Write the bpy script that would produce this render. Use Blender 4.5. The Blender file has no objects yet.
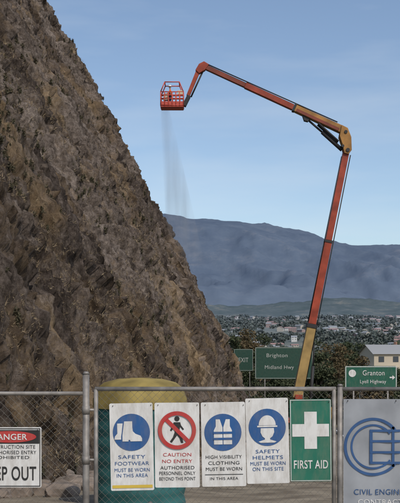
import bpy, bmesh, math, random
import numpy as np
from mathutils import Vector, noise, Matrix
random.seed(7); R=random.Random(11)
scene=bpy.context.scene
CZ=2.1; F=900.0; HY=350.0
def P(x,y,d): return Vector(((x-200)/F*d, d, CZ+(HY-y)/F*d))
def lerp(a,b,t): return a+(b-a)*t
def interp(tab,x):
    if x<=tab[0][0]: return tab[0][1]
    for (a,b),(c,e) in zip(tab,tab[1:]):
        if x<=c: return b+(e-b)*(x-a)/(c-a)
    return tab[-1][1]
GT=[(-100,0),(10,0),(14,-.3),(40,-3),(75,-5),(120,-8),(300,-20),(700,-25),(1000,-15),(1700,38),(2500,88),(4200,115),(14000,115)]
def gz(x,y):
    z=interp(GT,y)
    if y>90:
        a=min(1,(y-90)/600)
        z+=a*10*noise.noise(Vector((x/260,y/420,3.1)))+a*4*noise.noise(Vector((x/90,y/120,7.1)))
    z+=0.06*noise.noise(Vector((x/1.7,y/1.7,1)))*min(1,max(0,(y-5)/10))
    return z
# ---------------- materials
def M(name,col,rough=.7,metal=0,var=.15,scale=5,col2=None,bump=0,bscale=None,spec=.3,coord='Object'):
    m=bpy.data.materials.new(name); m.use_nodes=True; nt=m.node_tree; N=nt.nodes; L=nt.links
    b=N['Principled BSDF']; b.inputs['Roughness'].default_value=rough; b.inputs['Metallic'].default_value=metal
    b.inputs['Specular IOR Level'].default_value=spec
    tc=N.new('ShaderNodeTexCoord'); nz=N.new('ShaderNodeTexNoise'); nz.inputs['Scale'].default_value=scale; nz.inputs['Detail'].default_value=6
    L.new(tc.outputs[coord],nz.inputs['Vector'])
    r=N.new('ShaderNodeValToRGB'); r.color_ramp.elements[0].position=.3; r.color_ramp.elements[1].position=.7
    c2=col2 or tuple(c*(1-var) for c in col)
    r.color_ramp.elements[0].color=(*c2,1); r.color_ramp.elements[1].color=(*col,1)
    L.new(nz.outputs['Fac'],r.inputs['Fac']); L.new(r.outputs['Color'],b.inputs['Base Color'])
    if bump:
        n2=N.new('ShaderNodeTexNoise'); n2.inputs['Scale'].default_value=bscale or scale*4; n2.inputs['Detail'].default_value=8
        L.new(tc.outputs[coord],n2.inputs['Vector'])
        bp=N.new('ShaderNodeBump'); bp.inputs['Strength'].default_value=bump; L.new(n2.outputs['Fac'],bp.inputs['Height']); L.new(bp.outputs['Normal'],b.inputs['Normal'])
    return m
def leafmat(name,cols,haze=False):
    m=bpy.data.materials.new(name); m.use_nodes=True; nt=m.node_tree; N=nt.nodes; L=nt.links
    b=N['Principled BSDF']; b.inputs['Roughness'].default_value=.7; b.inputs['Specular IOR Level'].default_value=.15
    g=N.new('ShaderNodeNewGeometry'); r=N.new('ShaderNodeValToRGB')
    els=r.color_ramp.elements
    while len(els)<len(cols): els.new(.5)
    for i,c in enumerate(cols): els[i].position=i/(len(cols)-1); els[i].color=(*c,1)
    L.new(g.outputs['Random Per Island'],r.inputs['Fac']); out=r.outputs['Color']
    if haze: out=painthaze(nt,out,mx=.5)
    L.new(out,b.inputs['Base Color'])
    return m
HAZE_TINT=(.22,.27,.34)
def painthaze(nt,out,near=100,far=3400,mx=.75):  # aerial haze painted into the base colour, growing with world Y; no volume
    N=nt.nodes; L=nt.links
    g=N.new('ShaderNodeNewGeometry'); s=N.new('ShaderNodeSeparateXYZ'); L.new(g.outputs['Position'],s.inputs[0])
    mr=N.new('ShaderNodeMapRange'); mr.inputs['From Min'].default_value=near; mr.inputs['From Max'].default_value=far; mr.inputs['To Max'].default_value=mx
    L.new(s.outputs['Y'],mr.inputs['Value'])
    mx_=N.new('ShaderNodeMixRGB'); mx_.inputs['Color2'].default_value=(*HAZE_TINT,1)
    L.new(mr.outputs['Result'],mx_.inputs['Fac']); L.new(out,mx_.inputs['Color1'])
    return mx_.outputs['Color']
# ---------------- mesh helpers
def newobj(name,verts,faces,mats,mi=None,smooth=False,parent=None):
    me=bpy.data.meshes.new(name); me.from_pydata([tuple(v) for v in verts],[],faces)
    for m in (mats if isinstance(mats,list) else [mats]): me.materials.append(m)
    if mi is not None: me.polygons.foreach_set('material_index',mi)
    if smooth: me.polygons.foreach_set('use_smooth',[True]*len(me.polygons))
    me.update()
    o=bpy.data.objects.new(name,me); scene.collection.objects.link(o)
    if parent: o.parent=parent
    return o
def empty(name,loc=(0,0,0),rot=(0,0,0)):
    o=bpy.data.objects.new(name,None); o.empty_display_size=.2; scene.collection.objects.link(o); o.location=loc; o.rotation_euler=rot; return o
def bevel(o,w,s=2):
    b=o.modifiers.new('bev','BEVEL'); b.width=w; b.segments=s; b.limit_method='ANGLE'; return o
def beam(name,p0,p1,w,h,mat,parent=None,w1=None,h1=None,bev=.02,up=None):
    p0=Vector(p0);p1=Vector(p1); ax=(p1-p0).normalized()
    up=Vector(up) if up else Vector((0,1,0))
    if abs(ax.dot(up))>.95: up=Vector((1,0,0))
    s=ax.cross(up).normalized(); u=s.cross(ax).normalized()
    w1=w if w1 is None else w1; h1=h if h1 is None else h1
    V=[]
    for p,a,b in((p0,w,h),(p1,w1,h1)):
        for i,j in((-1,-1),(1,-1),(1,1),(-1,1)): V.append(p+s*(i*a/2)+u*(j*b/2))
    fs=[(3,2,1,0),(4,5,6,7),(0,1,5,4),(1,2,6,5),(2,3,7,6),(3,0,4,7)]
    o=newobj(name,V,fs,mat,parent=parent)
    if bev: bevel(o,bev)
    return o
def tubeVF(V,Fc,p0,p1,r0,r1=None,n=8,cap=True):
    p0=Vector(p0);p1=Vector(p1); r1=r0 if r1 is None else r1
    ax=(p1-p0).normalized(); t=Vector((0,0,1)) if abs(ax.z)<.9 else Vector((1,0,0))
    s=ax.cross(t).normalized(); u=ax.cross(s); b=len(V)
    for p,r in((p0,r0),(p1,r1)):
        for i in range(n):
            a=2*math.pi*i/n; V.append(p+s*(r*math.cos(a))+u*(r*math.sin(a)))
    for i in range(n):
        j=(i+1)%n; Fc.append((b+i,b+j,b+n+j,b+n+i))
    if cap: Fc.append(tuple(b+i for i in range(n))[::-1]); Fc.append(tuple(b+n+i for i in range(n)))
def tubes(name,segs,r,mat,parent=None,n=8,smooth=True):
    V=[];Fc=[]
    for s in segs: tubeVF(V,Fc,s[0],s[1],s[2] if len(s)>2 else r,s[3] if len(s)>3 else None,n)
    o=newobj(name,V,Fc,mat,parent=parent)
    if smooth:
        for p in o.data.polygons: p.use_smooth=(len(p.vertices)==4)
    return o
# ---------------- world, sun
S=Vector((0.30,-.60,.70)).normalized()
el=math.asin(S.z); rot=math.atan2(S.x,S.y)
w=bpy.data.worlds.new("World"); scene.world=w; w.use_nodes=True; nt=w.node_tree; N=nt.nodes; L=nt.links
bg=N['Background']; sky=N.new('ShaderNodeTexSky'); sky.sky_type='NISHITA'; sky.sun_disc=False
sky.sun_elevation=el; sky.sun_rotation=rot; sky.air_density=1.0; sky.dust_density=1.3; sky.ozone_density=.8
tc=N.new('ShaderNodeTexCoord'); mp=N.new('ShaderNodeMapping'); mp.inputs['Scale'].default_value=(3,3,16)
nz=N.new('ShaderNodeTexNoise'); nz.inputs['Scale'].default_value=1.6; nz.inputs['Detail'].default_value=7; nz.inputs['Roughness'].default_value=.5
L.new(tc.outputs['Generated'],mp.inputs['Vector']); L.new(mp.outputs['Vector'],nz.inputs['Vector'])
r=N.new('ShaderNodeValToRGB'); r.color_ramp.elements[0].position=.45; r.color_ramp.elements[1].position=.9; r.color_ramp.elements[1].color=(.28,.28,.28,1)
L.new(nz.outputs['Fac'],r.inputs['Fac'])
mx=N.new('ShaderNodeMixRGB'); mx.inputs['Color2'].default_value=(5.5,5.8,6.0,1)
L.new(r.outputs['Color'],mx.inputs['Fac']); L.new(sky.outputs['Color'],mx.inputs['Color1']); L.new(mx.outputs['Color'],bg.inputs['Color'])
bg.inputs['Strength'].default_value=.143
sd=bpy.data.lights.new('sun','SUN'); sd.energy=2.6; sd.angle=math.radians(.6); sd.color=(1,.92,.81)
so=bpy.data.objects.new('sun',sd); scene.collection.objects.link(so); so.rotation_euler=S.to_track_quat('Z','Y').to_euler(); so.location=(0,0,60)
# ---------------- camera
cd=bpy.data.cameras.new('camera'); cam=bpy.data.objects.new('camera',cd); scene.collection.objects.link(cam); scene.camera=cam
cam.location=(0,0,CZ); cam.rotation_euler=(math.pi/2,0,0); cd.sensor_fit='HORIZONTAL'; cd.sensor_width=36; cd.lens=81
cd.shift_y=(HY-251.5)/400; cd.clip_end=40000; cd.clip_start=.1
scene.view_settings.view_transform='Standard'; scene.view_settings.look='None'; scene.view_settings.exposure=0
# ---------------- ground
def groundmat():
    m=bpy.data.materials.new('ground_mat'); m.use_nodes=True; nt=m.node_tree; N=nt.nodes; L=nt.links; b=N['Principled BSDF']; b.inputs['Roughness'].default_value=.95; b.inputs['Specular IOR Level'].default_value=.1
    g=N.new('ShaderNodeNewGeometry')
    def ns(sc,cols,pos=(.35,.65)):
        n=N.new('ShaderNodeTexNoise'); n.inputs['Scale'].default_value=sc; n.inputs['Detail'].default_value=8; L.new(g.outputs['Position'],n.inputs['Vector'])
        r=N.new('ShaderNodeValToRGB'); e=r.color_ramp.elements; e[0].position,e[1].position=pos; e[0].color=(*cols[0],1); e[1].color=(*cols[1],1); L.new(n.outputs['Fac'],r.inputs['Fac']); return r.outputs['Color']
    near=ns(1.5,((.14,.115,.085),(.28,.24,.18))); farc=ns(.006,((.05,.065,.035),(.17,.155,.09)),(.4,.6)); mid=ns(.2,((.05,.06,.03),(.17,.14,.08)))
    s=N.new('ShaderNodeSeparateXYZ'); L.new(g.outputs['Position'],s.inputs[0])
    def mr(a,c):
        k=N.new('ShaderNodeMapRange'); k.inputs['From Min'].default_value=a; k.inputs['From Max'].default_value=c; L.new(s.outputs['Y'],k.inputs['Value']); return k.outputs['Result']
    m1=N.new('ShaderNodeMixRGB'); L.new(mr(75,110),m1.inputs['Fac']); L.new(near,m1.inputs['Color1']); L.new(mid,m1.inputs['Color2'])
    m2=N.new('ShaderNodeMixRGB'); L.new(mr(300,900),m2.inputs['Fac']); L.new(m1.outputs[0],m2.inputs['Color1']); L.new(farc,m2.inputs['Color2'])
    L.new(painthaze(nt,m2.outputs[0]),b.inputs['Base Color'])
    n=N.new('ShaderNodeTexNoise'); n.inputs['Scale'].default_value=9; n.inputs['Detail'].default_value=9; L.new(g.outputs['Position'],n.inputs['Vector'])
    bp=N.new('ShaderNodeBump'); bp.inputs['Strength'].default_value=.5; bp.inputs['Distance'].default_value=.05; L.new(n.outputs['Fac'],bp.inputs['Height']); L.new(bp.outputs['Normal'],b.inputs['Normal'])
    return m
ys=[-60,-30,-10,0]+[4+i*1.0 for i in range(120)]; y=ys[-1]
while y<14000: y*=1.035; ys.append(y)
V=[];Fc=[];nx=141
for y in ys:
    hw=80+max(0,y)*1.0
    for i in range(nx):
        t=i/(nx-1)*2-1; x=hw*(abs(t)**1.5)*(1 if t>0 else -1); V.append((x,y,gz(x,y)))
for j in range(len(ys)-1):
    for i in range(nx-1):
        a=j*nx+i; Fc.append((a,a+1,a+nx+1,a+nx))
newobj('ground',V,Fc,groundmat(),smooth=True)
# road
asph=M('asphalt',(.06,.06,.06),.9,var=.3,scale=3,bump=.2,bscale=60); white=M('road_paint',(.7,.7,.68),.7)
def strip(name,x0,x1,ya,yb,dz,mat,parent=None):
    V=[];Fc=[];y=ya;k=0
    while y<=yb:
        c=lambda yy:8.5+.12*(yy-20)
        for i in range(9):
            x=c(y)+lerp(x0,x1,i/8); V.append((x,y,interp(GT,y)+dz))
        if k: 
            for i in range(8): a=(k-1)*9+i; Fc.append((a,a+1,a+10,a+9))
        k+=1;y+=2
    return newobj(name,V,Fc,mat,parent=parent)
rd=strip('road',-3.6,3.6,14,150,.07,asph)
strip('edge_line',-3.35,-3.23,14,150,.075,white,rd); strip('edge_line',3.23,3.35,14,150,.075,white,rd)
for k in range(11): strip('centre_dash',-.06,.06,16+12*k,20+12*k,.075,white,rd)
# ---------------- cliff
def xb(d):
    x=-6.4+.12*d
    if d>80: x-= (d-80)**2*.045
    return x
OFF=[(0,2.3),(4,2.9),(9,3.6),(16,2.8),(31,1.8),(50,1.3)]
def offx(d,h): return interp(OFF,h)*min(1,d/82)
def cliffmat():
    m=bpy.data.materials.new('cliff_rock'); m.use_nodes=True; nt=m.node_tree; N=nt.nodes; L=nt.links; b=N['Principled BSDF']; b.inputs['Roughness'].default_value=.95; b.inputs['Specular IOR Level'].default_value=.1
    at=N.new('ShaderNodeAttribute'); at.attribute_name='UVMap'; g=N.new('ShaderNodeNewGeometry')
    def ns(sc,scale=(1,1,1),det=8,rough=.6,rotz=0,pos=False):
        mp=N.new('ShaderNodeMapping'); mp.inputs['Scale'].default_value=scale; mp.inputs['Rotation'].default_value=(0,0,rotz); L.new(g.outputs['Position'] if pos else at.outputs['Vector'],mp.inputs['Vector'])
        n=N.new('ShaderNodeTexNoise'); n.inputs['Scale'].default_value=sc; n.inputs['Detail'].default_value=det; n.inputs['Roughness'].default_value=rough; L.new(mp.outputs[0],n.inputs['Vector']); return n.outputs['Fac']
    def ramp(f,st):
        r=N.new('ShaderNodeValToRGB'); e=r.color_ramp.elements
        while len(e)<len(st): e.new(.5)
        for i,(p,c) in enumerate(st): e[i].position=p; e[i].color=(*c,1)
        L.new(f,r.inputs['Fac']); return r.outputs['Color']
    def mul(a,b_):
        m2=N.new('ShaderNodeMixRGB'); m2.blend_type='MULTIPLY'; m2.inputs['Fac'].default_value=1; L.new(a,m2.inputs['Color1']); L.new(b_,m2.inputs['Color2']); return m2.outputs[0]
    rock=ramp(ns(5,(.8,1,.7),14,.82,0,True),[(.34,(.05,.04,.035)),(.45,(.15,.122,.102)),(.54,(.26,.215,.185)),(.68,(.44,.385,.33))])
    grass=ramp(ns(9,(.7,1,.7),12,.85,0,True),[(.34,(.15,.10,.055)),(.5,(.33,.235,.135)),(.66,(.50,.38,.235))])
    mask=ramp(ns(.17,(1.0,.6,1),15,.80,.3),[(.49,(0,0,0)),(.60,(.85,)*3)])
    dark=ramp(ns(.16,(1.3,.34,1),15,.80,-.25),[(.40,(.27,.255,.25)),(.49,(.62,.60,.59)),(.57,(1,1,1))])
    streak=ramp(ns(.8,(1.6,.26,1),14,.82,-.2),[(.36,(.34,.33,.32)),(.50,(1,1,1))])
    m1=N.new('ShaderNodeMixRGB'); L.new(mask,m1.inputs['Fac']); L.new(rock,m1.inputs['Color1']); L.new(grass,m1.inputs['Color2'])
    L.new(mul(mul(m1.outputs[0],dark),streak),b.inputs['Base Color'])
    bp=N.new('ShaderNodeBump'); bp.inputs['Strength'].default_value=1; bp.inputs['Distance'].default_value=.16; L.new(ns(5.0,(.8,1,.8),14,.8,0,True),bp.inputs['Height'])
    vo=N.new('ShaderNodeTexVoronoi'); vo.inputs['Scale'].default_value=2.2; mp=N.new('ShaderNodeMapping'); mp.inputs['Scale'].default_value=(1.2,.8,.9); L.new(g.outputs['Position'],mp.inputs[0])
    nn=N.new('ShaderNodeTexNoise'); nn.inputs['Scale'].default_value=2; nn.inputs['Detail'].default_value=6; L.new(g.outputs['Position'],nn.inputs['Vector'])
    ad=N.new('ShaderNodeMixRGB'); ad.blend_type='ADD'; ad.inputs['Fac'].default_value=.6; L.new(mp.outputs[0],ad.inputs['Color1']); L.new(nn.outputs['Color'],ad.inputs['Color2']); L.new(ad.outputs[0],vo.inputs['Vector'])
    b2=N.new('ShaderNodeBump'); b2.inputs['Strength'].default_value=.8; b2.inputs['Distance'].default_value=.16; b2.invert=True; L.new(vo.outputs['Distance'],b2.inputs['Height']); L.new(b2.outputs['Normal'],bp.inputs['Normal'])
    L.new(bp.outputs['Normal'],b.inputs['Normal'])
    return m
ds=[];d=9.0
while d<120: ds.append(d); d+=.05+.0016*d
hs=[-2+i*.145 for i in range(336)]
nf=Vector((.88,-.1,.47)).normalized()
V=[];UV=[]
HT=hs[-1]
def cdisp(d,h):
    q=Vector((d*.09,h*.05,2.0)); a=1.0*noise.fractal(q,1,2,3)
    sk=d+h*.35
    q=Vector((sk*.24,h*.08,5)); a+=.42*(noise.ridged_multi_fractal(q,.95,2,6,1,2)-1.2)
    q=Vector((sk*.9,h*.36,15)); a+=.12*(noise.ridged_multi_fractal(q,.85,2.1,6,1,2)-1.2)
    wv=noise.fractal(Vector((d*.5,h*.5,9)),1,2,3)*1.2
    q=Vector(((sk+wv)*.5,(h+wv)*.36,4)); dist,pts=noise.voronoi(q)
    a+=.34*(noise.cell(pts[0]*37.7)-.5)
    q=Vector(((sk-wv)*1.4,(h*1.3+wv),14)); dist,pts=noise.voronoi(q)
    a+=.18*(noise.cell(pts[0]*31.3)-.5)
    a+=.22*noise.fractal(Vector((d*.9,h*1.2,20)),.45,2,8)
    return a
for h in hs:
    for d in ds:
        x=xb(d); z=gz(x,d)
        base=Vector((x-.48*h+offx(d,h),d,z+h)); fade=min(1,max(0,(h+3)/3))
        V.append(base+nf*(cdisp(d,h)*(.4+.6*fade)))
        UV.append((d*1.0,h*1.1))
nd=len(ds)
for k,off in enumerate((1,3,7,14,30,60,110)):
    for d in ds:
        x=xb(d); h=HT; V.append(Vector((x-.48*h-off+1.5,d+off*.1,gz(x,d)+h+off*.12+.6*noise.noise(Vector((d*.2,off,0)))))); UV.append((d,h+off))
Fc=[]
for j in range(len(hs)+6):
    for i in range(nd-1):
        a=j*nd+i; Fc.append((a,a+1,a+nd+1,a+nd))
cl=newobj('rock_cliff',V,Fc,cliffmat(),smooth=True)
uv=cl.data.uv_layers.new(name='UVMap'); lv=np.zeros(len(cl.data.loops),dtype=np.int32); cl.data.loops.foreach_get('vertex_index',lv)
uv.data.foreach_set('uv',np.array(UV)[lv].ravel())
def tufts(name,num,thr,seed,s0,s1,mat,blades,wd=.05,ln=1.0):
    V2=[];F2=[];r=random.Random(seed)
    for k in range(num):
        d=17*(92/17)**r.random(); h=r.uniform(0,min(44,d*.40+3))
        if noise.fractal(Vector((d*.15,h*.11,31+seed)),.6,2,5)<thr: continue
        x=xb(d); p=Vector((x-.48*h+offx(d,h),d,gz(x,d)+h))+nf*(cdisp(d,h)-.02)
        s=r.uniform(s0,s1)*min(1,.35+d/75)
        for b_ in range(blades):
            dr=(nf*r.uniform(.1,.7)+Vector((r.uniform(-.6,.6),r.uniform(-.8,.8),r.uniform(-.5,.9)))).normalized()*s*r.uniform(.5,1)*ln
            sd_=Vector((r.uniform(-1,1),r.uniform(-1,1),r.uniform(-.5,.5))).normalized()*s*wd; b=len(V2)
            q=p+Vector((0,r.uniform(-1,1),r.uniform(-.5,.5)))*s*.7+nf*r.uniform(0,.4)*s*(1-ln)
            V2+= [q-sd_,q+sd_,q+dr]; F2.append((b,b+1,b+2))
    newobj(name,V2,F2,mat)
tufts('dry_grass',46000,-.02,0,.08,.28,leafmat('dry_grass_mat',[(.16,.115,.07),(.26,.195,.125),(.37,.295,.19),(.13,.11,.07)]),8)
tufts('cliff_scrub',5200,.10,9,.15,.45,leafmat('scrub_mat',[(.045,.045,.028),(.075,.068,.042),(.12,.10,.065)]),70,.09,.45)
rockm=M('boulder_rock',(.27,.22,.18),.95,var=.6,scale=4,bump=.9,bscale=9)
V3=[];F3=[]
for k in range(420):
    d=R.uniform(15,82); x=xb(d)+offx(d,0)+R.uniform(-.3,1.8); s=R.uniform(.06,.34)*(1 if k%3 else .6)
    bm=bmesh.new(); bmesh.ops.create_icosphere(bm,subdivisions=2,radius=s); o3=Vector((R.uniform(0,99),k,0)); b=len(V3)
    sq=Vector((R.uniform(.7,1.3),R.uniform(.7,1.3),R.uniform(.5,.9)))
    for v in bm.verts: 
        v.co*=1+.35*noise.noise(v.co*2.2/s+o3)
        c=v.co/s; m_=max(abs(c.x),abs(c.y),abs(c.z)); v.co=v.co*lerp(1,.85/m_,.45)
        V3.append(Vector((v.co.x*sq.x+x,v.co.y*sq.y+d,v.co.z*sq.z+gz(x,d)+s*.25)))
    for f in bm.faces: F3.append(tuple(b+v.index for v in f.verts))
    bm.free()
newobj('boulders',V3,F3,rockm)
# ---------------- mountains
RT=[(-3600,205),(-1400,215),(-250,225),(40,229),(330,228),(600,235),(900,244),(1250,252),(1700,259),(3000,266),(6000,270)]
def mz(X,Y):
    t=(Y-4200)/3300
    rz=CZ+(351.5-interp(RT,X))/900*7500
    rz+=34*noise.fractal(Vector((X/420,1,1)),1,2,4)
    if t<=1: sft=max(0,t); f=sft**1.25
    else: f=max(0,1-(t-1)*.5)
    z=rz*f
    amp=260*min(1,f*2.2)*(1-f*.8)
    z+=amp*(noise.ridged_multi_fractal(Vector((X/800+Y/2600,Y/1700,2)),.9,2.1,8,1,2)-1.15)
    return z+90
def grid(fn,x0,x1,nx,y0,y1,ny):
    V=[(lerp(x0,x1,i/(nx-1)),lerp(y0,y1,j/(ny-1))) for j in range(ny) for i in range(nx)]
    V=[(a,b,fn(a,b)) for a,b in V]
    return V,[(j*nx+i,j*nx+i+1,(j+1)*nx+i+1,(j+1)*nx+i) for j in range(ny-1) for i in range(nx-1)]
def mtmat(name,c0,c1,c2,sc,haze_mix,zr):
    mm=bpy.data.materials.new(name); mm.use_nodes=True; nt=mm.node_tree; N=nt.nodes; L=nt.links; b=N['Principled BSDF']; b.inputs['Roughness'].default_value=1; b.inputs['Specular IOR Level'].default_value=0
    g=N.new('ShaderNodeNewGeometry'); n=N.new('ShaderNodeTexNoise'); n.inputs['Scale'].default_value=sc; n.inputs['Detail'].default_value=15; n.inputs['Roughness'].default_value=.75; L.new(g.outputs['Position'],n.inputs['Vector'])
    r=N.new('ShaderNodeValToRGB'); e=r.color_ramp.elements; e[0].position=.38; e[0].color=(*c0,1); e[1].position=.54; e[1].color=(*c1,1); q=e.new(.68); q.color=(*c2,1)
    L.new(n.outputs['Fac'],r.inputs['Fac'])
    s=N.new('ShaderNodeSeparateXYZ'); L.new(g.outputs['Position'],s.inputs[0]); mr=N.new('ShaderNodeMapRange'); mr.inputs['From Min'].default_value=zr; mr.inputs['From Max'].default_value=100; mr.inputs['To Max'].default_value=haze_mix; L.new(s.outputs['Z'],mr.inputs['Value'])  # low slopes blend to a pale blue-grey: haze painted into the base colour
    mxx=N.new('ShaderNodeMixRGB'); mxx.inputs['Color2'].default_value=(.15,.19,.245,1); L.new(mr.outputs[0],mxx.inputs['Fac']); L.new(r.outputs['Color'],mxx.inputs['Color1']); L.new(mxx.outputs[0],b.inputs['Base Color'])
    return mm
V,Fc=grid(mz,-5200,6200,440,4000,10200,190)
newobj('mountain_range',V,Fc,mtmat('mountain_mat',(.082,.112,.165),(.10,.132,.185),(.14,.162,.205),.004,.6,500),smooth=True)  # blue-grey base colours carry the painted aerial perspective
def fz(X,Y):
    t=(Y-3300)/900; f=max(0,1-(t-1)**2) if t<2 else 0
    return 105+f*(90+60*noise.fractal(Vector((X/900,3,4)),1,2,3))+f*30*(noise.ridged_multi_fractal(Vector((X/380,Y/500,8)),.9,2,6,1,2)-1)-(1-f)*15
V,Fc=grid(fz,-4200,4600,420,3100,5000,70)
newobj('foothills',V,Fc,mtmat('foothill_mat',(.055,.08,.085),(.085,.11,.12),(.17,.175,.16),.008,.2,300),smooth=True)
# ---------------- distant town
def hz(c,name,**k):  # house colours with distance haze painted in
    m=M(name,c,.85,coord='Object',scale=.05,**k); nt=m.node_tree; b=nt.nodes['Principled BSDF']; l=b.inputs['Base Color'].links[0]; out=l.from_socket
    nt.links.new(painthaze(nt,out,mx=.7),b.inputs['Base Color']); return m
hm=[hz((.68,.66,.62),'wall_white'),hz((.48,.42,.33),'wall_cream'),hz((.30,.17,.12),'wall_brick'),hz((.30,.15,.11),'roof_tile'),hz((.28,.29,.30),'roof_grey'),hz((.05,.06,.07),'window_dark')]
def houseVF(V,Fc,MI,x,y,z,a,w,l,h,rh,wm,rm):
    c,s=math.cos(a),math.sin(a)
    def T(p): return (x+p[0]*c-p[1]*s,y+p[0]*s+p[1]*c,z+p[2])
    b=len(V); W=w/2;Ln=l/2
    V.extend(T(p) for p in[(-W,-Ln,-3),(W,-Ln,-3),(W,Ln,-3),(-W,Ln,-3),(-W,-Ln,h),(W,-Ln,h),(W,Ln,h),(-W,Ln,h),(-W,0,h+rh),(W,0,h+rh)])
    Fc.extend([(b,b+1,b+5,b+4),(b+1,b+2,b+6,b+9,b+5),(b+2,b+3,b+7,b+6),(b+3,b,b+4,b+8,b+7)]); MI.extend([wm]*4)
    b=len(V); o=.5; k=rh*o/Ln
    V.extend(T(p) for p in[(-W-o,-Ln-o,h-k+.1),(W+o,-Ln-o,h-k+.1),(W+o,0,h+rh+.1),(-W-o,0,h+rh+.1),(-W-o,Ln+o,h-k+.1),(W+o,Ln+o,h-k+.1)])
    Fc.extend([(b,b+1,b+2,b+3),(b+3,b+2,b+5,b+4)]); MI.extend([rm]*2)
    nwin=int(w/3.2)
    for st in range(1 if h<4 else 2):
        for i in range(nwin):
            cx=-W+(i+.5)*w/nwin; zz=1+st*3; b=len(V)
            V.extend(T(p) for p in[(cx-.7,-Ln-.06,zz),(cx+.7,-Ln-.06,zz),(cx+.7,-Ln-.06,zz+1.3),(cx-.7,-Ln-.06,zz+1.3)]); Fc.append((b,b+1,b+2,b+3)); MI.append(5)
V=[];Fc=[];MI=[];hp=[]
for k in range(1050):
    y=R.uniform(700,2600); x=R.uniform(-.3,.62)*y*.55
    if noise.noise(Vector((x/140,y/220,50)))<0: continue
    w=R.uniform(9,20); hh=R.choice([2.9,3,5.6])
    houseVF(V,Fc,MI,x,y,gz(x,y)+1.8,R.choice([0,.2,-.4,.6,1.3,-.9])+R.uniform(-.15,.15),w,R.uniform(7,10),hh,R.uniform(1.4,2.6),R.choice([0,0,1,1,2]),3+int(R.random()<.6))
newobj('distant_town_houses',V,Fc,hm,MI)
VV=[];FF=[];off=0; rs=np.random.RandomState(3)
for k in range(7000):
    y=R.uniform(380,2800); x=R.uniform(-.12,.30)*y
    if noise.noise(Vector((x/110,y/200,77)))<-.25: continue
    hgt=R.uniform(4,12); z=gz(x,y); wd=hgt*R.uniform(.4,.85); m_=26
    dirs=rs.normal(size=(m_,3)); dirs/=np.linalg.norm(dirs,axis=1)[:,None]
    c=dirs*(rs.rand(m_,1)**.4)*np.array([wd,wd,hgt*.42])+np.array([x,y,z+hgt*.45])
    a=rs.normal(size=(m_,3)); a/=np.linalg.norm(a,axis=1)[:,None]; b2=np.cross(a,rs.normal(size=(m_,3))); b2/=np.linalg.norm(b2,axis=1)[:,None]
    s_=hgt*.26
    v=np.stack([c-a*s_,c-b2*s_*.8,c+a*s_,c+b2*s_*.8],1).reshape(-1,3)
    VV.append(v); FF.append((np.arange(m_*4).reshape(-1,4)+off)); off+=m_*4
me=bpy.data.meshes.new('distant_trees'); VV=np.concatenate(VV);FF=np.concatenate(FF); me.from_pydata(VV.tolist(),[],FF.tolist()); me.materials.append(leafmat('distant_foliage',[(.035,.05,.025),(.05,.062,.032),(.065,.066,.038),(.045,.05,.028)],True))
o=bpy.data.objects.new('distant_trees',me); scene.collection.objects.link(o)
# ---------------- near trees
bark=M('bark',(.16,.13,.10),.9,var=.4,scale=6,bump=.5)
lg=leafmat('leaf_green',[(.025,.035,.018),(.045,.06,.03),(.08,.09,.05),(.035,.045,.022)])
lb=leafmat('leaf_brown',[(.06,.05,.025),(.12,.09,.05),(.16,.12,.07),(.08,.075,.035)])
def tree(name,x,y,H,Wd,mat,seed,n=9000,ls=.2,low=.25):
    r=random.Random(seed); z0=gz(x,y)-.2; e=empty(name,(x,y,z0))
    segs=[((0,0,0),(r.uniform(-.2,.2),0,H*.45),.035*H,.02*H)]; lobes=[]
    for i in range(13):
        a=r.uniform(0,6.28); f=r.random(); zz=H*(low+.6*f+.05); rr=Wd/2*math.sqrt(max(.1,1-(2*f-.9)**2*.8))*r.uniform(.45,.85)
        c=Vector((rr*math.cos(a),rr*math.sin(a),zz)); st=Vector((0,0,min(zz*.6,H*.42)))
        mid=(st+c)/2+Vector((0,0,-.05*H)); segs+= [(st,mid,.014*H,.010*H),(mid,c,.010*H,.004*H)]; lobes.append((c,r.uniform(.16,.30)*Wd))
    lobes.append((Vector((0,0,H*.86)),.2*Wd))
    tubes('trunk_and_limbs',segs,.1,bark,e,7)
    V=[];Fc=[]
    for k in range(n):
        c,rad=r.choice(lobes); dv=Vector((r.gauss(0,1),r.gauss(0,1),r.gauss(0,1))).normalized()*rad*(r.random()**.45)
        dv.z*=.75; p=c+dv; s=ls*r.uniform(.5,1.3)
        if noise.noise(p*.9+Vector((seed,0,0)))<-.25: continue
        a=Vector((r.gauss(0,1),r.gauss(0,1),r.gauss(0,.7))).normalized(); b_=a.cross(Vector((r.gauss(0,1),r.gauss(0,1),r.gauss(0,1)))).normalized()
        b0=len(V); V+=[p-a*s,p-b_*s*.5,p+a*s,p+b_*s*.5]; Fc.append((b0,b0+1,b0+2,b0+3))
    newobj('foliage',V,Fc,mat,parent=e); return e
def tpx(name,px,ytop,d,Wpx,mat,seed,**k):
    x=(px-200)/F*d; H=CZ+(HY-ytop)/F*d-gz(x,d); tree(name,x,d,H,Wpx/F*d,mat,seed,**k)
tpx('gum_tree',247,320,150,46,lb,1,low=.15); tpx('gum_tree',264,325,170,40,lg,2,low=.15); tpx('gum_tree',234,326,135,36,lg,3,low=.1)
tpx('gum_tree',283,343,160,38,lg,4,low=.1); tpx('gum_tree',338,336,120,48,lb,5,low=.1,ls=.17); tpx('gum_tree',318,346,130,34,lg,6,low=.1)
tpx('gum_tree',362,350,125,40,lb,7,low=.1,ls=.17); tpx('gum_tree',395,364,115,44,lg,8,low=.1); tpx('gum_tree',255,344,125,46,lg,9,low=.05)
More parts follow.
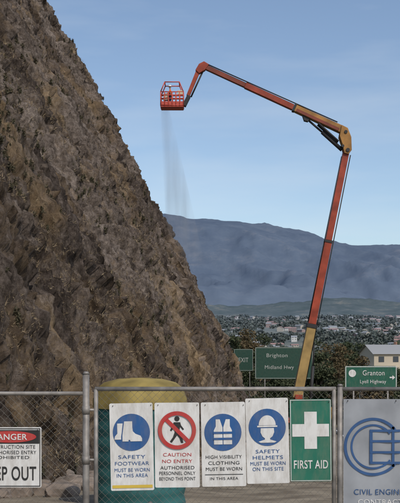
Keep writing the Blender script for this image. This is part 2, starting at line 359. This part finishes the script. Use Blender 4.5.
tpx('gum_tree',424,345,140,40,lg,10); tpx('gum_tree',300,360,112,40,lg,12,low=.05); tpx('gum_tree',378,364,105,36,lb,13,low=.05); tpx('gum_tree',236,350,115,34,lg,14,low=.05)
tpx('gum_tree',275,356,112,36,lg,15,low=.05); tpx('gum_tree',330,362,108,36,lg,16,low=.05)
for i in range(28):
    d=R.uniform(220,420); tpx('gum_tree',R.uniform(225,410),R.uniform(332,348),d,R.uniform(20,36),R.choice([lg,lg,lb]),30+i,n=2600,ls=.5,low=.1)
he=empty('weatherboard_house',P(388,366,215)); 
V=[];Fc=[];MI=[]; houseVF(V,Fc,MI,0,0,0,.25,11,8,3.0,2.0,1,4)
sel=lambda mset:[f for f,m in zip(Fc,MI) if m in mset]
for nm,ms,mat in(('walls',{1},hm[1]),('roof',{4},hm[4]),('windows',{5},hm[5])): newobj(nm,V,sel(ms),mat,parent=he)
V=[];Fc=[];tubeVF(V,Fc,(2,1,4),(2,1,5.8),.4,n=4); newobj('chimney',V,Fc,hm[2],parent=he)
V=[(-6,-5,-12),(6,-5,-12),(6,5,-12),(-6,5,-12),(-6,-5,-.1),(6,-5,-.1),(6,5,-.1),(-6,5,-.1)]
newobj('foundation',V,[(0,1,5,4),(1,2,6,5),(2,3,7,6),(3,0,4,7),(4,5,6,7)],hm[1],parent=he)
# ---------------- sign helpers (local: x right, z up, facing -y)
galv=M('galvanised_steel',(.33,.31,.29),.6,.45,var=.5,scale=9,bump=.08)
def signmat(name,col,var,dirt=.5):
    m=M(name,col,.55,var=var,scale=4); nt=m.node_tree; N=nt.nodes; L=nt.links; b=N['Principled BSDF']; out=b.inputs['Base Color'].links[0].from_socket
    g=N.new('ShaderNodeNewGeometry'); mp=N.new('ShaderNodeMapping'); mp.inputs['Scale'].default_value=(7,7,2.2); n=N.new('ShaderNodeTexNoise'); n.inputs['Scale'].default_value=2; n.inputs['Detail'].default_value=9; n.inputs['Roughness'].default_value=.7
    L.new(g.outputs['Position'],mp.inputs[0]); L.new(mp.outputs[0],n.inputs['Vector']); r=N.new('ShaderNodeValToRGB'); r.color_ramp.elements[0].position=.42; r.color_ramp.elements[1].position=.74; r.color_ramp.elements[1].color=(dirt,)*3+(1,)
    L.new(n.outputs['Fac'],r.inputs['Fac']); x=N.new('ShaderNodeMixRGB'); x.inputs['Color2'].default_value=(.24,.20,.15,1); L.new(r.outputs[0],x.inputs['Fac']); L.new(out,x.inputs['Color1']); L.new(x.outputs[0],b.inputs['Base Color']); return m
wht=signmat('sign_white',(.66,.66,.65),.1); blu=signmat('sign_blue',(.025,.10,.28),.2,.3); red=signmat('sign_red',(.46,.04,.04),.2,.3)
blk=M('sign_black',(.03,.03,.03),.5); grn=signmat('sign_green',(.018,.15,.10),.2,.3); dgrn=signmat('road_sign_green',(.012,.055,.04),.2,.15)
rgrn=signmat('road_sign_green_bright',(.012,.10,.065),.2,.2); yel=M('sign_yellow',(.6,.43,.07),.5); legend=M('sign_legend',(.40,.42,.40),.6,var=.3)
def flat(name,pts,mat,parent,lay):
    y=-.004*lay
    return newobj(name,[(p[0],y,p[1]) for p in pts],[tuple(range(len(pts)))],mat,parent=parent)
def panel(name,w,h,mat,parent,t=.006,rad=.015):
    pts=[]
    for cx,cz,a0 in((w/2-rad,h/2-rad,0),(-w/2+rad,h/2-rad,90),(-w/2+rad,-h/2+rad,180),(w/2-rad,-h/2+rad,270)):
        for i in range(5): a=math.radians(a0+i*22.5); pts.append((cx+rad*math.cos(a),cz+rad*math.sin(a)))
    n=len(pts); V=[(p[0],0,p[1]) for p in pts]+[(p[0],t,p[1]) for p in pts]
    Fc=[tuple(range(n)),tuple(range(n,2*n))[::-1]]+[(i,i+n,(i+1)%n+n,(i+1)%n) for i in range(n)]
    return newobj(name,V,Fc,mat,parent=parent)
def disc(cx,cz,r,n=40): return [(cx+r*math.cos(2*math.pi*i/n),cz+r*math.sin(2*math.pi*i/n)) for i in range(n)]
def ring(name,cx,cz,ro,ri,mat,parent,lay,a0=0,a1=360,n=48):
    V=[];Fc=[]
    for i in range(n+1):
        a=math.radians(lerp(a0,a1,i/n))
        for r_ in(ri,ro): V.append((cx+r_*math.cos(a),-.004*lay,cz+r_*math.sin(a)))
    for i in range(n): b=2*i; Fc.append((b,b+1,b+3,b+2))
    return newobj(name,V,Fc,mat,parent=parent)
def rect(cx,cz,w,h): return [(cx-w/2,cz-h/2),(cx+w/2,cz-h/2),(cx+w/2,cz+h/2),(cx-w/2,cz+h/2)]
def frame(name,w,h,t,mat,parent,lay):
    o=[(-w/2,-h/2),(w/2,-h/2),(w/2,h/2),(-w/2,h/2)]; k=[(-w/2+t,-h/2+t),(w/2-t,-h/2+t),(w/2-t,h/2-t),(-w/2+t,h/2-t)]
    return newobj(name,[(p[0],-.004*lay,p[1]) for p in o+k],[(i,(i+1)%4,(i+1)%4+4,i+4) for i in range(4)],mat,parent=parent)
def text(s,cx,cz,w,h,mat,parent,lay,bold=0):
    c=bpy.data.curves.new('lettering','FONT'); c.body=s; c.align_x='CENTER'; c.align_y='CENTER'; c.size=1; c.offset=min(bold,.012); c.space_character=1.06; c.materials.append(mat)
    o=bpy.data.objects.new('lettering',c); scene.collection.objects.link(o); bpy.context.view_layer.update()
    dx,dy=o.dimensions.x,o.dimensions.y; bb=o.bound_box; mx_=(bb[0][0]+bb[6][0])/2; my=(bb[0][1]+bb[6][1])/2
    sx,sy=w/dx,h/dy; o.scale=(sx,sy,1); o.parent=parent; o.rotation_euler=(math.pi/2,0,0); o.location=(cx-mx_*sx,-.004*lay,cz-my*sy); return o
FD=9.0
def signat(name,x0,x1,y0,y1,tilt=0,d=FD,dy=-.035):
    c=P((x0+x1)/2,(y0+y1)/2,d); c.y+=dy
    return empty(name,c,(0,math.radians(tilt),0)),(x1-x0)*d/F,(y1-y0)*d/F
e,w_,h_=signat('safety_footwear_sign',110.5,153.5,403,490,-1.2); panel('panel',w_,h_,wht,e)
flat('blue_disc',disc(0,.145,.185),blu,e,1)
flat('boot_pictogram',[(-.06+x*.01,.145+z*.01) for x,z in[(-1,11),(7,11),(7,5),(7.5,1),(10,-1.5),(15,-3.5),(16.5,-6),(16.5,-9),(5,-9),(4.5,-7.5),(3,-7.5),(3,-9),(-3,-9),(-3,-3)]],wht,e,2)
flat('boot_pictogram_rear',[(-.06+x*.01,.145+z*.01) for x,z in[(-8,9),(-2.5,9),(-3.6,0),(-4.3,-4),(-4.3,-7),(-11,-7),(-10.5,-4),(-8,-1)]],wht,e,2)
for s,zz,ww in(('SAFETY',-.10,.27),('FOOTWEAR',-.165,.34),('MUST BE WORN',-.23,.35),('IN THIS AREA',-.285,.31)): text(s,0,zz,ww,.036,blu,e,1)
flat('yellow_strip',rect(0,-.395,.40,.03),yel,e,1)
e,w_,h_=signat('no_unauthorised_entry_sign',155,199.5,402.5,487,-.5); panel('panel',w_,h_,wht,e)
fx=lambda pts:[(x*.01,.148+z*.01) for x,z in pts]
flat('pedestrian_head',disc(0,.148+.115,.026,20),blk,e,1)
flat('pedestrian_torso',fx([(-3.2,8),(3.2,8),(4,5),(7,1),(5.8,0),(3,3.4),(2.4,-2),(-2.4,-2),(-2.8,3),(-5.6,-1),(-7,0),(-4.6,5)]),blk,e,1)
flat('pedestrian_legs',fx([(-2.4,-2.05),(2.4,-2.05),(5,-7),(6.3,-12.5),(3.9,-12.8),(2.4,-8),(0,-5),(-2.4,-8.4),(-5.4,-12.5),(-7.2,-11.2),(-4.2,-7)]),blk,e,1)
ring('red_ring',0,.148,.19,.15,red,e,3)
flat('slash',[(-.134,.148+.106),(-.106,.148+.134),(.134,.148-.106),(.106,.148-.134)],red,e,2)
for s,zz,ww,mt in(('CAUTION',-.095,.28,red),('NO ENTRY',-.160,.30,red),('AUTHORISED',-.225,.34,blk),('PERSONNEL ONLY',-.28,.36,blk),('BEYOND THIS POINT',-.335,.36,blk)): text(s,0,zz,ww,.034,mt,e,1)
e,w_,h_=signat('high_visibility_vest_sign',201.5,245.5,402,486,-1.0); panel('panel',w_,h_,wht,e); flat('blue_disc',disc(-.005,.12,.185),blu,e,1)
fx=lambda pts:[(x*.01-.005,.12+z*.01) for x,z in pts]
flat('vest_left',fx([(-7,13),(-3,13),(-.4,5),(-.4,-12),(-9,-12),(-9,2),(-7,6)]),wht,e,2); flat('vest_right',fx([(7,13),(7,6),(9,2),(9,-12),(.4,-12),(.4,5),(3,13)]),wht,e,2)
for zz in(-1.5,-7.5): flat('vest_stripe',fx([(-9.5,zz),(9.5,zz),(9.5,zz+2.2),(-9.5,zz+2.2)]),blu,e,3)
for s,zz,ww in(('HIGH VISIBILITY',-.125,.36),('CLOTHING',-.185,.31),('MUST BE WORN',-.245,.36)): text(s,0,zz,ww,.034,blk,e,1)
flat('text_rule',rect(0,-.30,.38,.006),blk,e,1); text('IN THIS AREA',0,-.34,.28,.028,blk,e,1)
e,w_,h_=signat('hard_hat_sign',246,288.5,398,483,-1.3); panel('panel',w_,h_,wht,e); flat('blue_disc',disc(0,.135,.185),blu,e,1)
fx=lambda pts:[(x*.01,.135+z*.01) for x,z in pts]
flat('hat_dome',fx([(-8.5,2)]+[(8.5*math.cos(math.radians(a)),2+10*math.sin(math.radians(a))) for a in range(0,180,12)]),wht,e,2)
flat('hat_brim',fx([(-10,.2),(10,.2),(10,1.7),(-10,1.7)]),wht,e,2)
flat('face',fx([(-6.5,-.8),(6.5,-.8),(6.8,-5),(5,-9),(2.5,-11),(2.7,-12.2),(9,-14.2),(7,-15.3),(-7,-15.3),(-9,-14.2),(-2.7,-12.2),(-2.5,-11),(-5,-9),(-6.8,-5)]),wht,e,2)
for s,zz,ww in(('SAFETY',-.105,.24),('HELMETS',-.165,.30),('MUST BE WORN',-.225,.35),('ON THIS SITE',-.28,.31)): text(s,0,zz,ww,.036,blu,e,1)
e,w_,h_=signat('first_aid_sign',289.5,331,399,481,-.6); panel('panel',w_,h_,grn,e); frame('border',w_-.012,h_-.012,.006,wht,e,1)
flat('cross_vertical',rect(0,.10,.125,.37),wht,e,1); 
for sx in(-1,1): flat('cross_arm',rect(sx*(.0625+.0605),.10,.121,.125),wht,e,1)
text('FIRST AID',0,-.24,.34,.085,wht,e,1,.012)
e,w_,h_=signat('danger_construction_site_sign',-22,42,427,487,0); panel('panel',w_,h_,wht,e); frame('border',w_-.02,h_-.02,.008,blk,e,1)
flat('black_field',rect(0,.205,.60,.135),blk,e,1); flat('red_oval',[(.27*math.cos(t*.1571),.205+.058*math.sin(t*.1571)) for t in range(40)],red,e,2); text('DANGER',0,.205,.36,.06,wht,e,3,.012)
for s,zz,ww,hh in(('CONSTRUCTION SITE',.105,.52,.035),('UNAUTHORISED ENTRY',.05,.54,.035),('PROHIBITED',.0,.4,.03)): text(s,0,zz,ww,hh,blk,e,1)
text('KEEP OUT',0,-.16,.54,.14,blk,e,1,.012)
ban=M('banner_cloth',(.32,.34,.37),.8,var=.35,scale=3,bump=.3,bscale=30); bb_=M('banner_blue',(.04,.10,.24),.7,var=.3,scale=8)
e,w_,h_=signat('company_logo_banner',343,432,399,512,0,dy=-.03)
V=[];Fc=[];n=30
for j in range(n+1):
    for i in range(n+1):
        u=i/n;v=j/n; V.append(((u-.5)*w_,.005*math.sin(u*23+v*4)*(1-abs(2*v-1)*.5)+.006,(v-.5)*h_))
for j in range(n):
    for i in range(n): a=j*(n+1)+i; Fc.append((a,a+1,a+n+2,a+n+1))
newobj('cloth',V,Fc,ban,smooth=True,parent=e)
cx=-.15;cz=.09
ring('logo_c_outer',cx,cz,.29,.262,bb_,e,.5,38,322); ring('logo_c_middle',cx,cz,.225,.205,bb_,e,.5,38,322)
for zz in(-.16,-.055,.055,.16): flat('logo_e_bar',rect(cx+.12,cz+zz,.30,.024),bb_,e,.9)
flat('logo_e_stem',rect(cx-.02,cz,.03,.344),bb_,e,.5); flat('logo_stem',rect(cx+.20,cz,.026,.40),bb_,e,.5)
text('CIVIL ENGINEERING',.02,-.36,.72,.055,bb_,e,.4); text('CONTRACTORS',.0,-.46,.6,.05,wht,e,.4)
# ---------------- fence
fe=empty('chain_link_fence',(0,FD,0))
zt=CZ+(HY-389)/100
zl=CZ+(HY-393.5)/100
def X(px): return (px-200)/100
segs=[((X(95),0,zt),(X(336),0,zt),.022),((X(95),0,.15),(X(336),0,.15),.022),((X(96),0,.15),(X(96),0,zt),.022),((X(334),0,.15),(X(334),0,zt),.022)]
tubes('gate_frame',segs,.02,galv,fe,12)
tubes('left_rail',[((-5,0,zl),(X(83),0,zl),.02),((-5,0,.12),(X(83),0,.12),.018)],.02,galv,fe,12)
tubes('right_rail',[((X(342),0,zt+.0),(5,0,zt),.02),((X(342),0,.12),(5,0,.12),.018)],.02,galv,fe,12)
tubes('posts',[((X(86),.0,-.3),(X(86),0,CZ-.24),.034),((X(340),.0,-.3),(X(340),0,CZ-.36),.028),((-4,.0,-.3),(-4,0,zl+.06),.03),((4,.0,-.3),(4,0,zt+.06),.03)],.03,galv,fe,14)
tubes('post_caps',[((X(86),.0,CZ-.241),(X(86),0,CZ-.215),.039,.02),((X(340),.0,CZ-.361),(X(340),0,CZ-.34),.033,.018)],.03,galv,fe,14)
tubes('hinges',[((X(86),-.0,z),(X(95.5),-.0,z),.014) for z in(.4,1.0,1.5)]+[((X(86),0,z-.04),(X(86),0,z+.04),.04) for z in(.4,1.0,1.5)],.02,galv,fe,10)
wire=M('fence_wire',(.22,.21,.19),.6,.4,var=.2,scale=5)
V=[];Fc=[]
def mesh(xa,xb_,za,zb):
    H=zb-za; st=.072; k=xa-H
    while k<xb_:
        for sgn in(1,-1):
            x0,x1=k,k+H; z0,z1=(za,zb) if sgn>0 else (zb,za)
            t0=max(0,(xa-x0)/H); t1=min(1,(xb_-x0)/H)
            if t1>t0: tubeVF(V,Fc,(x0+H*t0,.004*sgn,z0+(z1-z0)*t0),(x0+H*t1,.004*sgn,z0+(z1-z0)*t1),.0011,n=4,cap=False)
        k+=st
mesh(-5,X(82),.12,zl); mesh(X(97),X(333),.15,zt); mesh(X(341),5,.12,zt)
newobj('chain_link_wire',V,Fc,wire,parent=fe)
tubes('cable_ties',[((X(a),-.045,CZ+(HY-b)/100),(X(a)+.012,.01,CZ+(HY-b)/100+.02),.004) for a,b in((113,406),(151,405),(158,405),(197,405),(205,405),(243,405),(249,401),(286,401),(292,402),(328,402),(38,430),(347,401),(395,401))],.004,blk,fe,6)
# ---------------- water tank
teal=M('tank_teal',(.035,.14,.14),.6,var=.5,scale=2.5,bump=.1); ty=M('tank_yellow',(.34,.26,.08),.75,var=.6,scale=2.5,bump=.25)
te=empty('water_tank',(X(140)*1.555,14,gz(-.9,14)-.02))
topz=CZ+(HY-378)/F*14-te.location.z; rad=.70
wall_top=topz-.40
def lathe(name,prof,mat,parent,n=48):
    V=[];Fc=[]
    for r_,z in prof:
        for i in range(n): a=2*math.pi*i/n; V.append((r_*math.cos(a),r_*math.sin(a),z))
    for j in range(len(prof)-1):
        for i in range(n): k=(i+1)%n; Fc.append((j*n+i,j*n+k,(j+1)*n+k,(j+1)*n+i))
    return newobj(name,V,Fc,mat,smooth=True,parent=parent)
pr=[];k=0
while k*.06<wall_top: pr.append((rad+.014*math.sin(k*1.6),k*.06));k+=1
pr.append((rad,wall_top)); lathe('tank_wall',pr,teal,te)
lathe('domed_lid',[(rad+.03,wall_top-.05),(rad+.03,wall_top+.08),(rad*.99,wall_top+.18),(rad*.93,wall_top+.26),(rad*.80,wall_top+.33),(rad*.5,wall_top+.385),(.16,wall_top+.395),(.15,wall_top+.40),(.001,wall_top+.402)],ty,te)
tubes('outlet_pipe',[((.2,-.68,.15),(.2,-.9,.15),.04),((.2,-.9,.15),(.2,-.9,.02),.04)],.04,galv,te)
# ---------------- road signs
def roadsign(name,x0,x1,y0,y1,d,mat,lines,lg_,bt=.03):
    e,w,h=signat(name,x0,x1,y0,y1,0,d,0); panel('panel',w,h,mat,e,.04,.08*h)
    frame('border',w*.985,h*.965,h*bt,lg_,e,1.5)
    zg=gz(e.location.x,d)-e.location.z-.2
    tubes('posts',[((sx*w*.33,.09,zg),(sx*w*.33,.09,h*.45),.02+.007*w) for sx in(-1,1)],.05,galv,e,10)
    for s,cx,cz,ww,hh in lines: text(s,cx*w,cz*h,ww*w,hh*h,lg_,e,3)
    return e,w,h
roadsign('highway_direction_sign',255,313,347,379,98,dgrn,[('Brighton',-.12,.22,.36,.15),('Midland Hwy',-.08,-.15,.5,.15)],legend,.012)
e,w,h=roadsign('street_direction_sign',345,397,366,389,32,rgrn,[('Granton',.05,.2,.42,.22),('Lyell Highway',.04,-.2,.5,.2)],wht)
flat('route_badge',disc(-.36*w,.18*h,.16*h,24),wht,e,3)
flat('arrow',[(.41*w+a*h,.0*h+b*h) for a,b in((-.12,-.03),(0,-.03),(0,-.1),(.12,0),(0,.1),(0,.03),(-.12,.03))],wht,e,3)
roadsign('exit_sign',234,253,349,371,104,dgrn,[('EXIT',0,0,.5,.2)],legend,.012)
# ---------------- boom lift
D=75.0
ored=M('boom_red',(.36,.06,.03),.5,var=.5,scale=1.2,bump=.05); oyel=M('boom_yellow',(.38,.19,.05),.55,var=.5,scale=1.2,bump=.05); lyel=M('boom_base_yellow',(.40,.27,.10),.55,var=.45,scale=1.2,bump=.05); dk=M('machine_dark',(.03,.03,.032),.6); crm=M('machine_cream',(.55,.5,.38),.5,var=.25,scale=1)
dred=M('boom_dark_red',(.22,.05,.03),.5,var=.4,scale=1.2)
rub=M('rubber',(.02,.02,.02),.9)
bl=empty('boom_lift',(0,0,0))
q=lambda x,y,dd=0:P(x,y,D)+Vector((0,dd,0))
A=q(297,398); B=q(346,152)
ax=(B-A)
beam('lower_boom_base',A,A+ax*.30,.78,.80,lyel,bl,.74,.74)
beam('lower_boom_collar',A+ax*.285,A+ax*.30,.82,.86,dk,bl)
beam('lower_boom_mid',A+ax*.301,A+ax*.64,.64,.64,ored,bl,.60,.6)
beam('lower_boom_collar_upper',A+ax*.63,A+ax*.64,.66,.68,dk,bl)
beam('lower_boom_top',A+ax*.641,B,.52,.52,ored,bl)
tubes('lift_cylinder',[(q(310,408),q(313,366),.14),(q(313,366),q(314,345),.07)],.1,dk,bl,12)
tubes('boom_hoses',[(A+ax*.05+Vector((.44,-.2,0)),B+Vector((.34,-.2,-.3)),.045),(A+ax*.31+Vector((-.37,-.2,0)),A+ax*.98+Vector((-.32,-.2,0)),.04)],.04,dk,bl,8)
def plate(name,pts,t,mat,dy=0):
    n=len(pts);V=[q(x,y,dy-t/2) for x,y in pts]+[q(x,y,dy+t/2) for x,y in pts]
    o=newobj(name,V,[tuple(range(n)),tuple(range(n,2*n))[::-1]]+[(i,i+n,(i+1)%n+n,(i+1)%n) for i in range(n)],mat,parent=bl); return bevel(o,.02)
for dy in(-.38,.38): plate('knuckle_plate',[(341,126),(347,129),(350.5,138),(351,151),(348,155),(343.5,154),(342,146),(339,137)],.1,oyel,dy)
tubes('knuckle_pins',[(q(345,133,-.5),q(345,133,.5),.14),(q(347,151,-.5),q(347,151,.5),.16),(q(342,147,-.48),q(342,147,.48),.12)],.1,dk,bl,14)
C=q(344,131); E_=q(203,66); ux=E_-C
beam('upper_boom_base',C,C+ux*.36,.60,.60,oyel,bl,.56,.56)
beam('upper_boom_side_stripe',C+ux*.04+Vector((0,-.315,-.16)),C+ux*.34+Vector((0,-.30,-.15)),.24,.03,dred,bl,bev=0)
beam('upper_boom_collar',C+ux*.345,C+ux*.36,.62,.64,dk,bl)
beam('upper_boom_mid',C+ux*.361,C+ux*.70,.46,.48,ored,bl)
beam('upper_boom_tip',C+ux*.70,E_,.38,.40,dred,bl)
tubes('upper_lift_cylinder',[(q(342,150),q(322,132),.17),(q(322,132),q(307,119),.09)],.1,dk,bl,12)
tubes('levelling_link',[(q(338,142,.25),q(318,124,.25),.09),(q(338,142,-.25),q(318,124,-.25),.09)],.1,dk,bl,10)
plate('boom_lug',[(311,116),(301,112),(304,121),(308,122)],.4,dk)
tubes('upper_hoses',[(C+ux*.05+Vector((0,-.3,.40)),C+ux*.98+Vector((0,-.2,.26)),.05)],.04,dk,bl,8)
plate('jib_knuckle',[(209,65),(204,62),(199,64.5),(195.5,70.5),(199,74),(205,70.5)],.5,ored)
beam('jib_arm',q(199,69),q(188,96),.34,.34,ored,bl,.28,.3); tubes('jib_link',[(q(203,71),q(191,97),.07)],.07,dk,bl)
beam('basket_bracket',q(189,96),q(184,106),.3,.5,dk,bl)
# basket
x0,x1=q(161,0).x,q(183.5,0).x; zf=q(0,107.5).z; y0,y1=D-.6,D+.6; zr=zf+1.15; zt2=q(0,84).z
segs=[]
for z in(zf+.05,zf+.6,zf+.88,zr): segs+=[((x0,y0,z),(x1,y0,z)),((x0,y1,z),(x1,y1,z)),((x0,y0,z),(x0,y1,z)),((x1,y0,z),(x1,y1,z))]
for i in range(7):
    for yy in(y0,y1): xx=lerp(x0,x1,i/6); segs.append(((xx,yy,zf),(xx,yy,zr)))
segs+=[((x0,D,zf),(x0,D,zr)),((x1,D,zf),(x1,D,zr))]
xi0,xi1=lerp(x0,x1,.18),lerp(x0,x1,.82)
for yy in(y0,y1): segs+=[((x0,yy,zr),(xi0,yy,zt2)),((x1,yy,zr),(xi1,yy,zt2)),((xi0,yy,zt2),(xi1,yy,zt2))]
for xx in(xi0,xi1): segs.append(((xx,y0,zt2),(xx,y1,zt2)))
brd=M('basket_red',(.52,.085,.06),.5,var=.25)
tubes('basket_rails',segs,.045,brd,bl,8)
beam('basket_floor',((x0),D,zf-.05),((x1),D,zf-.05),.08,1.2,brd,bl,up=(0,1,0))
for yy in(y0-.02,y1+.02): beam('kick_panel',(x0+.05,yy,zf+.2),(x1-.05,yy,zf+.2),.3,.02,brd,bl,bev=0)
beam('control_box',(x0+1.4,D-.5,zr-.05),(x0+1.85,D-.5,zr-.05),.34,.25,crm,bl)
beam('tool_bin',(x0+.2,D+.2,zr-.25),(x0+.6,D+.2,zr-.25),.5,.4,crm,bl)
# chassis
g0=gz(A.x,D); cxm=A.x
beam('chassis',(cxm-2.4,D,g0+.85),(cxm+2.4,D,g0+.85),.5,1.8,dk,bl,bev=.05)
beam('turntable',(cxm-1.0,D,g0+1.3),(cxm+2.6,D,g0+1.3),.35,2.2,ored,bl,bev=.05)
beam('engine_cover',(cxm-.4,D-1.0,g0+1.9),(cxm+2.2,D-1.0,g0+1.9),.9,.6,crm,bl,bev=.1)
beam('engine_cover',(cxm-.4,D+1.0,g0+1.9),(cxm+2.2,D+1.0,g0+1.9),.9,.6,crm,bl,bev=.1)
beam('counterweight',(cxm+2.25,D,g0+1.9),(cxm+3.0,D,g0+1.9),1.0,2.4,oyel,bl,bev=.15)
for dy in(-.55,.55): beam('pivot_upright',(cxm,D+dy,g0+1.4),(cxm+.1,D+dy,A.z+.3),.6,.12,ored,bl)
for sx in(-1.8,1.8):
    for sy in(-1.15,1.15):
        tubes('tyre',[((cxm+sx,D+sy-.22,g0+.55),(cxm+sx,D+sy+.22,g0+.55),.56)],.5,rub,bl,28); tubes('wheel_hub',[((cxm+sx,D+sy-.25,g0+.55),(cxm+sx,D+sy+.25,g0+.55),.26)],.5,oyel,bl,16)
# ---------------- worker
wx,wy=lerp(x0,x1,.42),D-.05
we=empty('worker',(wx,wy,zf)); 
hv=M('hi_vis_orange',(.75,.16,.03),.8,var=.2); navy=M('navy_trousers',(.03,.04,.08),.85); skin=M('skin',(.45,.27,.19),.6,var=.1); hatm=M('hard_hat_white',(.75,.75,.72),.35); bootm=M('boot_leather',(.08,.05,.03),.7)
def skinmesh(name,pts,edges,mat,sub=2,rootv=0):
    me=bpy.data.meshes.new(name); me.from_pydata([p[:3] for p in pts],edges,[]); me.materials.append(mat); o=bpy.data.objects.new(name,me); scene.collection.objects.link(o); o.parent=we
    o.modifiers.new('skin','SKIN').use_smooth_shade=True
    for i,p in enumerate(pts): r_=p[3]; me.skin_vertices[0].data[i].radius=(r_,p[4] if len(p)>4 else r_)
    me.skin_vertices[0].data[rootv].use_root=True
    s=o.modifiers.new('s','SUBSURF'); s.levels=s.render_levels=sub; return o
skinmesh('torso_and_sleeves',[(0,0,.93,.15,.17),(0,0,1.15,.14,.17),(-.02,0,1.36,.14,.19),(-.02,0,1.50,.06,.07),(-.02,-.2,1.42,.065),(-.08,-.25,1.16,.05),(-.32,-.22,1.08,.038),(-.02,.2,1.42,.065),(-.08,.25,1.16,.05),(-.32,.22,1.08,.038)],[(0,1),(1,2),(2,3),(2,4),(4,5),(5,6),(2,7),(7,8),(8,9)],hv)
skinmesh('trousers',[(0,0,.95,.15,.16),(0,-.1,.85,.095),(-.03,-.11,.48,.07),(.0,-.12,.10,.055),(0,.1,.85,.095),(-.03,.11,.48,.07),(.02,.12,.10,.055)],[(0,1),(1,2),(2,3),(0,4),(4,5),(5,6)],navy)
for sy in(-.12,.12): skinmesh('boot',[(.03,sy,.12,.06),(.03,sy,.05,.05),(-.15,sy,.04,.045)],[(0,1),(1,2)],bootm)
skinmesh('neck_and_head',[(-.02,0,1.48,.055),(-.03,0,1.56,.055),(-.04,0,1.62,.085,.075),(-.04,0,1.70,.098,.08),(-.04,0,1.76,.08,.07)],[(0,1),(1,2),(2,3),(3,4)],skin)
skinmesh('nose',[(-.13,0,1.67,.012),(-.155,0,1.65,.014)],[(0,1)],skin,1)
for sy in(-.085,.085): skinmesh('ear',[(-.03,sy,1.69,.015,.02),(-.03,sy*1.05,1.66,.012)],[(0,1)],skin,1)
hv_=lathe('hard_hat',[(.16,1.725),(.165,1.735),(.125,1.745),(.12,1.79),(.10,1.84),(.055,1.875),(.001,1.885)],hatm,we,24); hv_.location.x=-.045
for sy in(-1,1):
    pts=[(-.32,sy*.22,1.08,.026),(-.38,sy*.21,1.09,.022,.038),(-.42,sy*.205,1.095,.015,.04)]; ed=[(0,1),(1,2)]
    skinmesh('palm',pts,ed,skin,1)
    for f in range(4):
        yy=sy*.205+(f-1.5)*.021; l=(.030,.034,.032,.025)[f]
        skinmesh('finger',[(-.415,yy,1.10,.009),(-.43-l,yy,1.10,.009),(-.44-l,yy,1.075,.008),(-.42-l,yy,1.06,.007)],[(0,1),(1,2),(2,3)],skin,1)
    skinmesh('thumb',[(-.37,sy*.18,1.09,.011),(-.40,sy*.16,1.075,.010),(-.425,sy*.165,1.06,.008)],[(0,1),(1,2)],skin,1)
tubes('reflective_band',[((0,0,1.10),(0,0,1.15),.178)],.1,galv,we,20).scale=(.95,1.08,1)
# ---------------- falling dust
a=q(165,109); b=q(187,268); V=[];Fc=[]; n=16; lev=12
for j in range(lev+1):
    t=j/lev; c=a.lerp(b,t); rr=.36+1.25*t**.9
    for i in range(n): an=2*math.pi*i/n; V.append(c+Vector((rr*math.cos(an),rr*.6*math.sin(an),0)))
for j in range(lev):
    for i in range(n): k=(i+1)%n; Fc.append((j*n+i,j*n+k,(j+1)*n+k,(j+1)*n+i))
Fc.append(tuple(range(n)));Fc.append(tuple(range(lev*n,lev*n+n))[::-1])
dm=bpy.data.materials.new('dust_volume'); dm.use_nodes=True; nt=dm.node_tree; N=nt.nodes; L=nt.links; N.remove(N['Principled BSDF']); out=N['Material Output']
pv=N.new('ShaderNodeVolumePrincipled'); pv.inputs['Color'].default_value=(.62,.63,.65,1)
g=N.new('ShaderNodeNewGeometry'); mp=N.new('ShaderNodeMapping'); mp.inputs['Scale'].default_value=(2.0,2.0,.16); n_=N.new('ShaderNodeTexNoise'); n_.inputs['Scale'].default_value=1; n_.inputs['Detail'].default_value=3
L.new(g.outputs['Position'],mp.inputs[0]); L.new(mp.outputs[0],n_.inputs['Vector'])
mr=N.new('ShaderNodeMapRange'); mr.inputs['From Min'].default_value=.35; mr.inputs['From Max'].default_value=.7; mr.inputs['To Min'].default_value=.08; mr.inputs['To Max'].default_value=.55
L.new(n_.outputs['Fac'],mr.inputs['Value'])
s=N.new('ShaderNodeSeparateXYZ'); L.new(g.outputs['Position'],s.inputs[0]); m2=N.new('ShaderNodeMapRange'); m2.inputs['From Min'].default_value=b.z; m2.inputs['From Max'].default_value=b.z+6; L.new(s.outputs['Z'],m2.inputs['Value'])
mu=N.new('ShaderNodeMath'); mu.operation='MULTIPLY'; L.new(mr.outputs[0],mu.inputs[0]); L.new(m2.outputs[0],mu.inputs[1]); L.new(mu.outputs[0],pv.inputs['Density']); L.new(pv.outputs[0],out.inputs['Volume'])
du=newobj('falling_dust',V,Fc,dm)
bm=bmesh.new(); bm.from_mesh(du.data); bmesh.ops.recalc_face_normals(bm,faces=bm.faces)
if bm.calc_volume(signed=True)<0: bmesh.ops.reverse_faces(bm,faces=bm.faces)
bm.to_mesh(du.data); bm.free()
